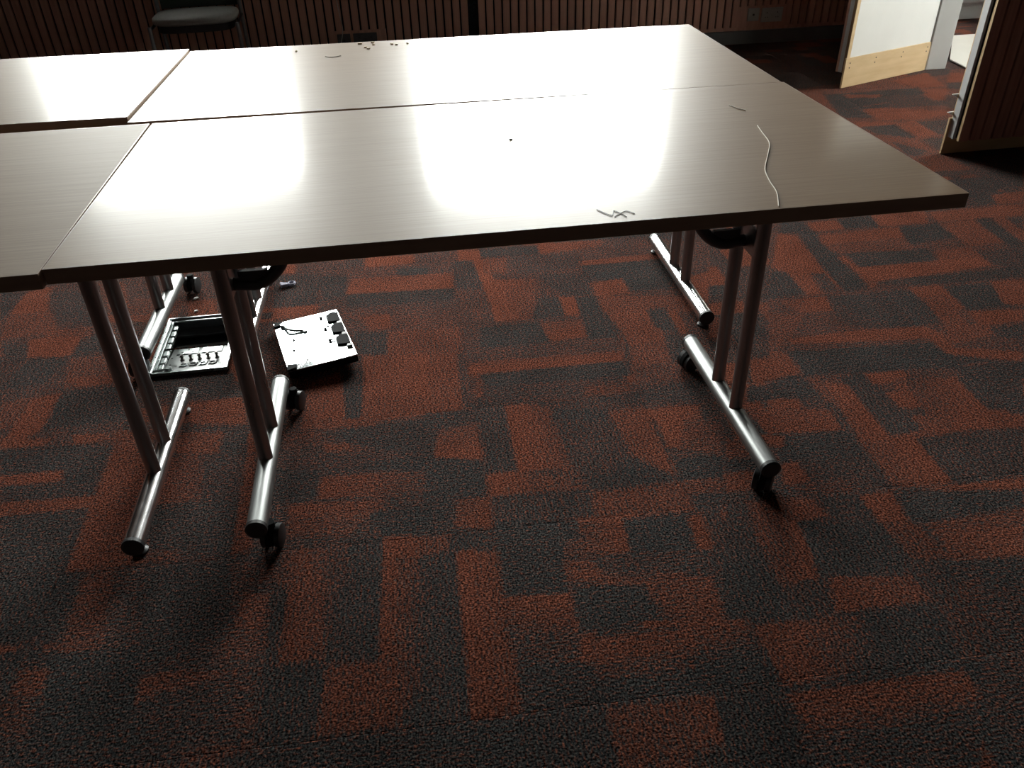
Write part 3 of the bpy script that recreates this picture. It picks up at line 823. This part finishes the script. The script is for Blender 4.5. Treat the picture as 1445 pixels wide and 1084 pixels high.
# slatted lining of the back wall
DADO = 1.16
bk = MB().box(XL, XR, YB + .018, YB + .035, 0.0, DADO).build('acoustic_backing', 'felt', back, smooth=0)
slat_me = MB().box(-.0235, .0235, 0, .018, .118, DADO).mesh('slat', 'slat_wood', smooth=0)
short_me = MB().box(-.0235, .0235, 0, .018, .262, DADO).mesh('slat', 'slat_wood', smooth=0)
mid_me = MB().box(-.0235, .0235, 0, .018, .245, DADO).mesh('slat', 'slat_wood', smooth=0)
k = 0
x = -2.47
GAP = 1.209
xs = [GAP + .0615 + .0595 * i for i in range(49)] + [GAP - .0615 - .0595 * i for i in range(80)]
for x in sorted(xs):
    if x > XR - .02 or x < XL + .02: continue
    me = slat_me
    if 3.22 < x < 3.58: me = short_me
    elif 0.22 < x < 0.56: me = mid_me
    put('slat', me, back, (x, YB, 0))
MB().box(XL, XR, YB + .010, YB + .018, 0.0, .118).build('slat_ground', 'slat_wood', back, smooth=0)
for q in ((3.19, 3.61, .118, .262), (0.20, 0.58, .118, .245)):
    MB().box(q[0], q[1], YB + .004, YB + .018, q[2], q[3]).build('socket_board', 'slat_wood', back, smooth=0)
tag(MB().box(XL, XR, YB - .014, YB + .010, 0.001, .094).build('baseboard_back', 'plinth', bevel=.003), kind='structure')
for i in range(16):          # the short return beside the doorway
    put('slat', slat_me, right, (XR - .018 + .018, YB - .06 - i * .06, 0), (0, 0, math.pi / 2))

# ------------------------------------------------------------------ the double doorway
tag(MB().box(XR - .006, XR2 + .006, 3.885, 3.93, 0, 2.10).build('trim_1', 'white_paint', bevel=.003), kind='structure')
tag(MB().box(XR - .006, XR2 + .006, 2.25, 2.297, 0, 2.10).build('trim_2', 'white_paint', bevel=.003), kind='structure')
tag(MB().box(XR - .006, XR2 + .006, 2.2971, 3.8849, 2.06, 2.10).build('trim_3', 'white_paint', bevel=.003), kind='structure')

def leaf(i, hinge, ang, flip):
    """door leaf: local x runs from the free edge (0) to the hinge, local y points to the slatted side"""
    Lf = 0.785
    d = empty('door_%d' % i); tag(d, kind='structure')
    d.location = (hinge[0] - Lf * math.cos(ang), hinge[1] - Lf * math.sin(ang), 0); d.rotation_euler = (0, 0, ang)
    s = flip
    def bx(x0, x1, a, b, z0, z1, name, m, **kw):
        return MB().box(x0, x1, min(a * s, b * s), max(a * s, b * s), z0, z1).build(name, m, d, **kw)
    HT = 2.03
    if i == 1:
        bx(.004, Lf, .030, .062, .088, HT, 'core', 'core_grey', smooth=0)
        bx(.000, Lf, .0125, .0298, .088, HT, 'plywood_backing', 'ply_edge', smooth=0)
    else:
        bx(.000, Lf, .0127, .052, .088, HT, 'core', 'core_grey', smooth=0)
        bx(.0095, .0118, .0705, .0858, .085, HT, 'raw_edge', 'ply', smooth=0)
    bx(.000, .026, .008, .0125, .178, HT, 'edge_lipping', 'ply', smooth=0)
    bx(.0262, Lf - .006, .0075, .0125, .178, HT, 'face_panel', 'panel_white', smooth=0)
    kb = bx(-.012, Lf - .004, .000, .0122, .0015, .177, 'kick_board', 'ply', bevel=.001)
    for u, z in ((.028, .147), (.028, .119), (.262, .150), (.258, .122), (.515, .150), (.508, .122), (.755, .150), (.750, .124)):
        sc = MB(); sc.tube([(u, -.0012 * s, z), (u, .004 * s, z)], .0042, 8); sc.build('screw', 'black_steel', d)
    bx(.014, Lf - .004, .0622 if i == 1 else .0522, .0698, .094, HT, 'felt_backing', 'felt', smooth=0)
    n = 13
    for k in range(n):
        x = .012 + k * .0595
        bx(x, x + .047, .070, .086, .084, HT, 'slat', 'slat_wood', smooth=0)
    return d
dl = leaf(1, (4.108, 3.882), math.atan2(3.882 - 3.586, 4.108 - 3.371), 1)
dr = leaf(2, (4.062, 2.362), math.radians(1.2), -1)
# torn white scraps of the face panel that stick out past the free edge of the near leaf
for z in (.29, .205):
    b = MB(); b.prism([(-.03, z), (.03, z - .03), (.03, z + .004)], .0, .006, Matrix.Rotation(math.pi / 2, 4, 'X'))
    b.build('panel_fragment', 'panel_white', dr, smooth=0)

# corridor beyond
lino = MB().prism([(4.36, 3.62), (5.75, 3.62), (5.75, 4.775), (4.86, 4.76), (4.405, 4.075)], 0.002, 0.011)
tag(lino.build('hardboard_sheet', 'board_white', bevel=.0015), 'off-white board sheet lying on the carpet beyond the doorway', 'board')
rad = empty('radiator', (5.55, YC - .052, 0)); tag(rad, 'white panel radiator low on the wall beyond the doorway', 'radiator')
MB().box(-.75, .75, -.035, .0, .19, .75).build('radiator_panel', 'white_paint', rad, bevel=.006)
for k in range(24):
    MB().box(-.735 + k * .062, -.700 + k * .062, -.041, -.034, .22, .72).build('rib', 'white_paint', rad, bevel=.003)
for q in (-.68, .68): MB().box(q - .02, q + .02, .0005, .049, .22, .70).build('wall_bracket', 'white_paint', rad)
MB().tube([(-1.1, .0, .145), (1.0, .0, .145)], .022, 14).build('pipe', 'white_paint', rad)
MB().tube([(.6, .0, .145), (.6, -.017, .19)], .012, 10).build('valve', 'white_paint', rad)
tag(MB().box(XR2, XC, YC - .016, YC - .0005, .001, .10).build('baseboard_corridor', 'white_paint', bevel=.003), kind='structure')
for i, (x, y, s_) in enumerate(((5.02, 5.03, .012), (4.93, 4.9, .010), (4.80, 4.92, .008))):
    b = MB(); b.prism([(-s_, -s_ * .6), (s_ * .9, -s_ * .4), (s_ * .5, s_ * .7), (-s_ * .7, s_ * .5)], 0.0012, .004)
    tag(b.build('paper_scrap', 'scrap', loc=(x, y, 0), rot=(0, 0, i * 1.1)),
        ['white scrap on the corridor carpet nearest the end wall', 'white scrap on the corridor carpet just past the board sheet', 'smallest white scrap on the corridor carpet near the door jamb'][i], 'scrap', 'white scraps in the corridor')

# ------------------------------------------------------------------ tables
def castor(parent, x, y, side, ang):
    c = empty('castor', (x, y, 0)); c.parent = parent; c.rotation_euler = (0, 0, ang); c.scale = (1.15, 1.15, 1.15)
    b = MB()
    n = 12; prof = []
    for i in range(n + 1):
        a = math.radians(-20 + 220 * i / n); prof.append((.0275 * math.cos(a), .026 + .0275 * math.sin(a)))
    for s in (-1, 1):
        pass
    poly = prof
    T = Matrix(((1, 0, 0, 0), (0, 0, -1, 0), (0, 1, 0, 0), (0, 0, 0, 1)))
    b.prism(poly, -.007, .007, T)
    b.tube([(.0, 0, .045), (.0, 0, .062)], .010, 12)
    hood = b.build('castor_hood', 'matt_black', c, bevel=.0015)
    for s in (-1, 1):
        w_ = MB(); w_.tube([(0, s * .0075, .0255), (0, s * .0085, .0255), (0, s * .019, .0255), (0, s * .0205, .0255)], [.021, .0252, .0252, .021], 22)
        w_.build('wheel', 'black_plastic', c)
    return c

def make_table(label, loc, rz, L, W, H, castors, xl, xr, yf, yb, y1, y2, metal, cast=(), wood='table_wood'):
    """origin on the floor below the front left corner"""
    t = empty('conference_table', (loc[0], loc[1], 0), rz)
    tag(t, label, 'table', 'flip-top meeting tables pushed together')
    th = .028
    top = MB().box(.0022, L - .0022, .0022, W - .0022, H - th, H).build('tabletop', wood, t, bevel=.0005)
    e = MB()
    e.box(0, L, 0, .0021, H - th, H - .0001).box(0, L, W - .0021, W, H - th, H - .0001)
    e.box(0, .0021, .0022, W - .0022, H - th, H - .0001).box(L - .0021, L, .0022, W - .0022, H - th, H - .0001)
    e.build('edge_band', 'table_edge', t, smooth=0)
    r = .0245
    zc = .1 - r if castors else .068 - r
    for sgn, x in ((1, xl), (-1, xr)):
        f = MB(); f.tube([(x, yf + .004, zc), (x, yb - .004, zc)], r, 28); f.build('foot', metal, t)
        for y, d in ((yf, -1), (yb, 1)):
            cp = MB(); cp.tube([(x, y - d * .006, zc), (x, y + d * .004, zc), (x, y + d * .008, zc)], [r * 1.03, r * 1.03, r * .8], 24)
            if not castors:
                pass
            cp.build('end_cap', 'black_plastic', t)
            if not castors:
                g = MB(); g.tube([(x, y - d * .028, 0), (x, y - d * .028, .006), (x, y - d * .028, .012), (x, y - d * .028, zc - r + .004)], [.019, .019, .008, .008], 16)
                g.build('glide', 'black_plastic', t)
        for y in (y1, y2):
            cl = MB(); cl.tube([(x, y, zc + r * .55), (x, y, H - th - .012)], .0175, 22); cl.build('column', 'column_steel', t)
        br = MB(); br.box(x - .035, x + .035, y1 - .10, y2 + .10, H - th - .012, H - th - .0005)
        br.build('top_bracket', 'black_steel', t)
        if castors:
            ym = y2 - .012
            pth = [(x + sgn * .0, ym - .03, .538), (x + sgn * .05, ym - .03, .533)] + bez((x + sgn * .05, ym - .03, .533), (x + sgn * .085, ym - .03, .536), (x + sgn * .115, ym - .03, .576), 8)[1:] + [(x + sgn * .235, ym - .03, H - th - .001)]
            st = MB(); st.tube(pth, .0150, 14); st.build('flip_handle', 'black_steel', t)
            pl = MB(); pl.box(x - .004, x + .004, y1 + .0, y2 - .0, .52, .590); pl.build('handle_plate', 'column_steel', t)
            lv = MB(); lv.box(x + min(sgn * .018, sgn * .085), x + max(sgn * .018, sgn * .085), ym - .036, ym - .024, .545, .57); lv.build('catch', 'black_steel', t)
    for (x, y, ang) in cast:
        castor(t, x, y, 1, ang)
    # under-top rails joining the two leg frames
    if castors:
        for y in (y1, y2):
            rb = MB(); rb.box(xl + .036, xr - .036, y - .012, y + .012, H - th - .026, H - th - .0006); rb.build('rail', 'black_steel', t)
    return t

tA = make_table('long brown table in front with a curved pale thread near its right end', (0, 0), 0.0, 1.652, .8315, .808, True,
           .1906, 1.428, .1106, .7216, .3505, .4846, 'brushed',
           [(.1906 + .026, .135, math.radians(80)), (.1906 + .036, .690, math.radians(75)), (1.428 - .006, .125, math.radians(55)), (1.428 - .01, .690, math.radians(20))])
tB = make_table('long brown table behind, in the middle, with crumbs along its back edge', (-.066, .855), math.radians(-0.78), 1.712, .815, .8081, False,
           .115, 1.615, .075, .705, .315, .449, 'chrome')
tC = make_table('brown table at the front left, on chrome glide feet, cut off by the picture edge', (-1.652 - .0012, -.026), math.radians(.35), 1.652, .848, .8079, False,
           .11, 1.556, .152, .775, .405, .532, 'chrome', wood='table_wood_matt')
tD = make_table('brown table at the back left, standing before the chair', (-.0705 - 1.652, .880 + .026), math.radians(-0.9), 1.652, .79, .815, True,
           .1906, 1.468, .085, .60, .345, .479, 'brushed',
           [(1.468 + .035, .635, math.radians(80)), (1.468 - .018, .075, math.radians(80)), (.1906, .125, .3), (.1906, .57, .6)])

# ------------------------------------------------------------------ floor outlet box
ob = empty('floor_outlet_box', (BOX_C[0], BOX_C[1], 0), BOX_RZ)
tag(ob, 'open steel floor outlet box sunk in the carpet under the tables', 'floor box')
bw, bd = BOX_SZ[0] / 2, BOX_SZ[1] / 2
fr = MB()
t_, z0, z1 = .020, .0008, .0062
fr.box(-bw, bw, -bd, -bd + t_, z0, z1).box(-bw, bw, bd - t_, bd, z0, z1).box(-bw, -bw + t_, -bd + t_, bd - t_, z0, z1).box(bw - t_, bw, -bd + t_, bd - t_, z0, z1)
fr.build('frame', 'box_frame', ob, bevel=.0015)
lip = MB()
for q in ((-bw, bw, -bd, -bd + .005), (-bw, bw, bd - .005, bd), (-bw, -bw + .005, -bd + .005, bd - .005), (bw - .005, bw, -bd + .005, bd - .005)):
    lip.box(*q, .006, .012)
lip.build('raised_lip', 'box_frame', ob, bevel=.001)
iw, idp = HX - .002, HY - .002
DZ = -.062
wl_ = MB()
wl_.box(-iw, -iw + .003, -idp, idp, DZ, .0007).box(iw - .003, iw, -idp, idp, DZ, .0007)
wl_.box(-iw + .003, iw - .003, -idp, -idp + .003, DZ, .0007)
wl_.build('side_wall', 'box_steel', ob, smooth=0)
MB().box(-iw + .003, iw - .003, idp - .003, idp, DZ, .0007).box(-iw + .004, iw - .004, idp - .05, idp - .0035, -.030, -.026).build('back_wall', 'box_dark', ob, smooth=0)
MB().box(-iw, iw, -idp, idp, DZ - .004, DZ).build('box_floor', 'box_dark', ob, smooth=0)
# socket plate, sloping up towards the front
TP = Matrix.Translation((0, -idp + .008, -.024)) @ Matrix.Rotation(math.radians(-6), 4, 'X')
plate = empty('socket_plate'); plate.parent = ob; plate.matrix_local = TP
pw, pd = iw - .010, .25
MB().box(-pw, pw, 0, pd, -.002, 0).build('plate_sheet', 'plate', plate, bevel=.0006)
for i in range(5):
    x = -.052 + i * .028
    c = MB(); c.tube([(x, .128, .0), (x, .128, .004), (x, .128, .0041), (x, .128, .016), (x, .128, .0161), (x, .128, .020)], [.0072, .0072, .0042, .0042, .0048, .0048], 12)
    c.tube([(x - .0065, .128, .013), (x + .0065, .128, .013)], .0016, 6)
    c.build('coax_connector', 'brass', plate)
for i in range(4):
    x = -.040 + i * .031
    c = MB(); n = 18
    ro, ri, hz = .0115, .0085, .0035
    vs = []
    for rr, zz in ((ro, 0), (ro, hz), (ri, hz), (ri, .0006)):
        vs += [(x + rr * math.cos(2 * math.pi * k / n), .088 + rr * math.sin(2 * math.pi * k / n), zz) for k in range(n)]
    fs = [(j * n + k, j * n + (k + 1) % n, (j + 1) * n + (k + 1) % n, (j + 1) * n + k) for j in range(3) for k in range(n)] + [tuple(3 * n + k for k in range(n))]
    c.add(vs, fs)
    c.box(x - .013, x - .010, .077, .081, 0, .003).box(x + .010, x + .013, .095, .099, 0, .003)
    c.build('audio_socket', 'black_plastic' if i in (1, 3) else 'box_frame', plate)
for x in (-.045, .034):
    s_ = MB(); s_.box(x - .034, x + .034, .172, .222, 0, .003); s_.build('mains_socket', 'box_steel', plate, bevel=.001)
    h_ = MB(); h_.box(x - .022, x - .013, .182, .187, .0029, .0034).box(x + .013, x + .022, .182, .187, .0029, .0034).box(x - .003, x + .003, .200, .209, .0029, .0034)
    h_.build('pin_slots', 'black_plastic', plate, smooth=0)
for x, y in ((-.09, .06), (-.086, .10), (-.09, .15)):
    MB().tube([(x, y, 0), (x, y, .0012)], .0035, 8).build('screw_hole', 'black_plastic', plate)
# hinge rail with tabs down the left, tabs along the front, the loose hinge arm
for k in range(7):
    y = -bd + .045 + k * .043
    MB().box(-iw + .004, -iw + .020, y, y + .034, -.016, -.003).build('side_tab', 'box_steel', ob, bevel=.002)
for k in range(5):
    x = -bw + .068 + k * .033
    MB().box(x, x + .024, -idp + .0032, -idp + .014, -.012, -.0005).build('front_tab', 'box_steel', ob, bevel=.0015)
arm = MB(); arm.tube([(-bw + .008, -bd + .014, .013), (-bw + .062, -bd + .026, .010)], .0035, 10)
arm.tube([(-bw + .062, -bd + .026, .004), (-bw + .062, -bd + .026, .016)], .010, 14)
arm.build('hinge_arm', 'box_frame', ob)
rod = MB(); rod.tube([(-bw + .010, -bd - .002, .012), (-bw + .010, bd - .03, .012)], .0075, 14); rod.build('hinge_rod', 'box_frame', ob)

# the lid, lying upside down on the carpet
ld = empty('floor_box_lid', (.264, 1.025, 0), math.radians(13.6))
ld.rotation_euler = (math.radians(-1.6), math.radians(-2.2), math.radians(13.6)); ld.location.z = .0090
tag(ld, 'shiny steel floor box lid lying upside down on the carpet', 'lid')
lw, lh = .108, .1665
MB().box(-lw, lw, -lh, lh, .0, .024).build('carpet_inlay', 'matt_black', ld, bevel=.002)
n = 14
vs = []; fs = []
for j in range(n + 1):
    for i in range(n + 1):
        u, v = i / n, j / n
        zz = .0272 + .0012 * math.sin(5.1 * u + 1.0) * math.cos(3.7 * v) * (u * (1 - u) * v * (1 - v) * 16)
        vs.append((-lw + 2 * lw * u, -lh + 2 * lh * v, zz))
fs = [(j * (n + 1) + i, j * (n + 1) + i + 1, (j + 1) * (n + 1) + i + 1, (j + 1) * (n + 1) + i) for j in range(n) for i in range(n)]
pan = MB(); pan.add(vs, fs)
pan.box(-lw, lw, -lh, lh, .0238, .0264)
pan.build('steel_pan', 'mirror_steel', ld)
for k in range(3):
    y = .112 - k * .083
    fl = MB(); fl.prism([(.062, y - .030), (.104, y - .040), (.107, y + .022), (.084, y + .034), (.066, y + .018)], .0285, .0335)
    fl.build('cable_flap', 'matt_black', ld, bevel=.001)
    pin = MB(); pin.tube([(.046, y + .012, .031), (.074, y + .008, .031)], .0022, 8); pin.tube([(.046, y + .012, .0285), (.046, y + .012, .034)], .0048, 8)
    pin.build('flap_pin', 'matt_black', ld)
    cl = MB(); cl.prism([(.086, y - .056), (.106, y - .060), (.106, y - .044), (.092, y - .042)], .0285, .034)
    cl.build('spring_clip', 'black_steel', ld, bevel=.001)
for y, s in ((.150, 1), (-.150, -1)):
    co = MB(); co.prism([(-lw - .004, y - .018), (-lw + .026, y - .010), (-lw + .03, y + .008), (-lw + .004, y + .017)], .0283, .033)
    co.build('corner_clip', 'matt_black', ld, bevel=.001)
st_ = MB(); st_.tube([(-.078, .128, .034)] + bez((-.074, .108, .034), (-.07, .078, .038), (-.044, .074, .032), 8) + [(-.022, .066, .031)], .0042, 10)
st_.build('restraint_strap', 'box_frame', ld)
for q in ((-.018, .064, .033, .008), (-.080, .132, .037, .009)): MB().tube([(q[0], q[1], .0285), (q[0], q[1], q[2])], q[3], 12).build('strap_eye', 'box_frame', ld)
for x, y in ((-.062, .022), (-.072, -.045), (.058, .060)):
    MB().prism([(x, y - .007), (x + .005, y), (x, y + .007), (x - .005, y)], .0282, .0295).build('slot', 'matt_black', ld, smooth=0)

# ------------------------------------------------------------------ small things on the floor and on the tables
cl = empty('plastic_clip', (.137, 1.500, 0), .5); tag(cl, 'small lilac-grey plastic clip lying on the carpet behind the shiny lid', 'clip')
MB().prism([(-.030, -.004), (-.006, -.012), (-.002, .004), (-.012, .012), (-.020, .024), (-.026, .018)], .0015, .014).build('wing', 'clip', cl, bevel=.002)
n = 16; R_, r_ = .012, .0045
vs = [((R_ + r_ * math.cos(b)) * math.cos(a) + .013, (R_ + r_ * math.cos(b)) * math.sin(a), .0065 + r_ * math.sin(b)) for a in [2 * math.pi * i / n for i in range(n)] for b in [2 * math.pi * j / 8 for j in range(8)]]
fs = [(i * 8 + j, ((i + 1) % n) * 8 + j, ((i + 1) % n) * 8 + (j + 1) % 8, i * 8 + (j + 1) % 8) for i in range(n) for j in range(8)]
MB().add(vs, fs).build('ring', 'clip', cl)
for (x, y, s_, lab) in ((-.192, 1.458, .010, 'white scrap on the carpet behind the floor box, farther of two'), (-.175, 1.357, .007, 'tiny white scrap on the carpet just behind the floor box')):
    b = MB(); b.prism([(-s_, -s_ * .4), (s_, -s_ * .5), (s_ * .6, s_ * .4), (-s_ * .5, s_ * .5)], .0012, .006)
    tag(b.build('paper_scrap', 'scrap', loc=(x, y, 0), rot=(0, 0, .4)), lab, 'scrap', 'white scraps behind the floor box')
ZT = .8083
CRUMBS = ['tan crumb nearest the back edge, left end of the scattered crumbs', 'tan crumb second from the left in the middle of the scatter',
          'tan crumb of the scatter closest to the viewer', 'tan crumb in the middle of the scatter on the table behind',
          'larger tan crumb fourth from the right end of the scatter', 'small tan crumb right of centre, set forward of its neighbour',
          'last tan crumb at the right end of the scatter', 'tan crumb of the scatter lying nearest the back edge', 'lone tan crumb left of the dark fibre on the table behind']
def smooth_path(P, z, n=6):
    P = [Vector((x, y, z)) for x, y in P]; out = []
    Q = [P[0]] + P + [P[-1]]
    for i in range(1, len(Q) - 2):
        for k in range(n):
            t = k / n
            out.append(0.5 * ((2 * Q[i]) + (-Q[i - 1] + Q[i + 1]) * t + (2 * Q[i - 1] - 5 * Q[i] + 4 * Q[i + 1] - Q[i + 2]) * t * t + (-Q[i - 1] + 3 * Q[i] - 3 * Q[i + 1] + Q[i + 2]) * t ** 3))
    out.append(P[-1]); return out
th_ = MB(); th_.tube(smooth_path([(1.433, .478), (1.424, .43), (1.410, .355), (1.378, .285), (1.336, .200), (1.318, .135), (1.307, .075), (1.283, .010)], ZT + .0009), .0009, 6)
tag(th_.build('thread', 'thread'), 'long pale thread curving across the right end of the front table', 'thread')
th2 = MB(); th2.tube(smooth_path([(1.430, .650), (1.438, .625), (1.452, .600)], ZT + .0009), .0009, 6)
tag(th2.build('thread', 'thread'), 'short pale thread on the front table near the seam to the table behind', 'thread')
hr = MB(); hr.tube(smooth_path([(.398, 1.470), (.410, 1.455), (.430, 1.455), (.447, 1.468)], ZT + .0008), .0008, 6)
tag(hr.build('fibre', 'hair'), 'dark curled fibre on the middle table behind', 'fibre')
f2 = MB(); f2.tube(smooth_path([(.955, .062), (.975, .030), (.985, .050), (1.000, .018)], ZT + .0006), .0006, 6)
f2.tube(smooth_path([(.978, .022), (1.004, .044), (1.018, .030)], ZT + .0006), .0006, 6)
tag(f2.build('fibre', 'hair'), 'tangled fine fibres near the front edge of the front table', 'fibre')
k = 0
for (x, y, s_) in ((.506, 1.630, .012), (.524, 1.570, .011), (.534, 1.545, .009), (.552, 1.600, .008), (.612, 1.596, .010), (.627, 1.580, .008), (.664, 1.592, .010), (.548, 1.638, .009), (.300, 1.568, .007)):
    s_ *= .62
    b = MB(); b.prism([(-s_, -s_ * .5), (s_ * .8, -s_ * .6), (s_, s_ * .3), (0, s_ * .6), (-s_ * .6, s_ * .4)], 0, .0035)
    tag(b.build('crumb', 'crumb', loc=(x, y, ZT + .0002), rot=(0, 0, k * 1.3)), CRUMBS[k], 'crumb', 'crumbs on the table behind')
    k += 1
b = MB(); b.prism([(-.004, -.003), (.005, -.002), (.002, .003)], 0, .003)
tag(b.build('speck', 'hair', loc=(.857, .503, ZT + .0002)), 'single dark speck in the middle of the front table', 'speck')

# ------------------------------------------------------------------ chair by the back wall
ch = empty('side_chair', (-.62, 4.58, 0), math.radians(3.0)); tag(ch, 'dark chair with a rounded grey seat pad against the slatted wall', 'chair')
sw, sd = .262, .205
seat = MB()
rows = [(.428, .92), (.436, .985), (.452, 1.0), (.466, .985), (.475, .93), (.480, .80), (.482, .5)]
n = 40; vs = []; fs = []
for z, s in rows:
    for k in range(n):
        a = 2 * math.pi * k / n
        ca, sa = math.cos(a), math.sin(a)
        ex = 0.42 if sa > 0 else 0.55
        vs.append((sw * s * math.copysign(abs(ca) ** ex, ca), sd * s * math.copysign(abs(sa) ** ex, sa), z))
for j in range(len(rows) - 1):
    fs += [(j * n + k, j * n + (k + 1) % n, (j + 1) * n + (k + 1) % n, (j + 1) * n + k) for k in range(n)]
fs.append(tuple(reversed(range(n)))); fs.append(tuple((len(rows) - 1) * n + k for k in range(n)))
seat.add(vs, fs); seat.build('seat', 'seat_fabric', ch, smooth=60)
vs2 = [(x * .97, y * .97, z) for x, y, z in vs[:n]]
pan_ = MB(); pan_.add([(x, y, .385) for x, y, z in vs2] + [(x, y, .4275) for x, y, z in vs2], [tuple(reversed(range(n))), tuple(range(n, 2 * n))] + [(k, (k + 1) % n, n + (k + 1) % n, n + k) for k in range(n)])
pan_.build('seat_pan', 'black_plastic', ch)
for sx_ in (-1, 1):
    MB().tube([(sx_ * .272, -.19, 0.0), (sx_ * .266, -.175, .43)], .0125, 14).build('leg', 'chair_tube', ch)
    MB().tube([(sx_ * .262, .235, 0.0), (sx_ * .262, .205, .44), (sx_ * .262, .225, .62), (sx_ * .262, .275, .88)], .0125, 14).build('leg', 'chair_tube', ch)
    MB().tube([(sx_ * .264, -.178, .415), (sx_ * .262, .207, .415)], .010, 12).build('side_rail', 'black_steel', ch)
bk_ = MB(); m_ = 12; vs = []; fs = []
for s, y in ((-1, 0), (1, .026)):
    for j in range(5):
        for i in range(m_ + 1):
            u = -1 + 2 * i / m_
            vs.append((u * .245, .232 + y + .03 * j / 4 * 1.0 - .02 * (1 - u * u) * -1 + .006, .47 + .37 * j / 4))
r_ = m_ + 1
for blk in (0, 1):
    for j in range(4):
        for i in range(m_):
            a = blk * 5 * r_ + j * r_ + i
            q = (a, a + 1, a + r_ + 1, a + r_)
            fs.append(q if blk == 0 else tuple(reversed(q)))
B5 = 5 * r_
for j in range(4):
    fs.append((j * r_, (j + 1) * r_, B5 + (j + 1) * r_, B5 + j * r_)); fs.append((j * r_ + m_, B5 + j * r_ + m_, B5 + (j + 1) * r_ + m_, (j + 1) * r_ + m_))
for i in range(m_):
    fs.append((i, B5 + i, B5 + i + 1, i + 1)); fs.append((4 * r_ + i, 4 * r_ + i + 1, B5 + 4 * r_ + i + 1, B5 + 4 * r_ + i))
bk_.add(vs, fs); bk_.build('backrest', 'back_fabric', ch)

# ------------------------------------------------------------------ sockets on the back wall
def socket(name, label, x0, x1, z0, z1, y, m, double, pins, group=None):
    o = empty(name, ((x0 + x1) / 2, y, z0)); tag(o, label, 'socket', group)
    w_ = (x1 - x0) / 2; h_ = z1 - z0
    MB().box(-w_, w_, -.009, 0, 0, h_).build('face_plate', m, o, bevel=.002)
    if pins:
        for cx in ((-w_ / 2, w_ / 2) if double else (0,)):
            p = MB(); p.box(cx - .0025, cx + .0025, -.0097, -.0089, h_ * .62, h_ * .62 + .009).box(cx - .012, cx - .005, -.0097, -.0089, h_ * .32, h_ * .32 + .004).box(cx + .005, cx + .012, -.0097, -.0089, h_ * .32, h_ * .32 + .004)
            p.build('pin_slots', 'black_plastic', o, smooth=0)
            MB().box(cx - .006 + .018, cx + .006 + .018, -.0125, -.0088, h_ * .62, h_ * .62 + .016).build('switch', m, o, bevel=.001)
    else:
        MB().box(-.012, .012, -.011, -.0088, h_ * .35, h_ * .65).build('data_port', m, o, bevel=.001)
        MB().box(-.007, .007, -.0116, -.0108, h_ * .42, h_ * .56).build('port_opening', 'black_plastic', o, smooth=0)
    return o
socket('wall_socket', 'single pale wall plate left of the double socket, near the door', 3.268, 3.357, .160, .250, YB - .0 - .0, 'socket_white', False, False)
socket('wall_socket', 'pale double power socket on the dark wall near the open door', 3.376, 3.540, .148, .247, YB, 'socket_white', True, True)
socket('wall_socket', 'dark double socket just above the back edge of the middle table', .345, .512, .140, .228, YB, 'socket_dark', True, True)
socket('wall_socket', 'dark single wall plate behind the dangling thin cable', .232, .325, .140, .228, YB, 'socket_dark', False, False)
cb = MB(); cb.tube(smooth_path([(0.0, 0.0), (.01, .12), (.018, .19), (.006, .25), (-.012, .30)], 0), .0025, 8)
cbo = cb.v; cb.v = [(.262 + p[0], YB - .014 + p[2], .46 - p[1]) for p in cbo]
cb.f = [tuple(reversed(f)) for f in cb.f]
tag(cb.build('cable', 'socket_white'), 'thin pale cable dangling down the slatted wall to a dark plate', 'cable')
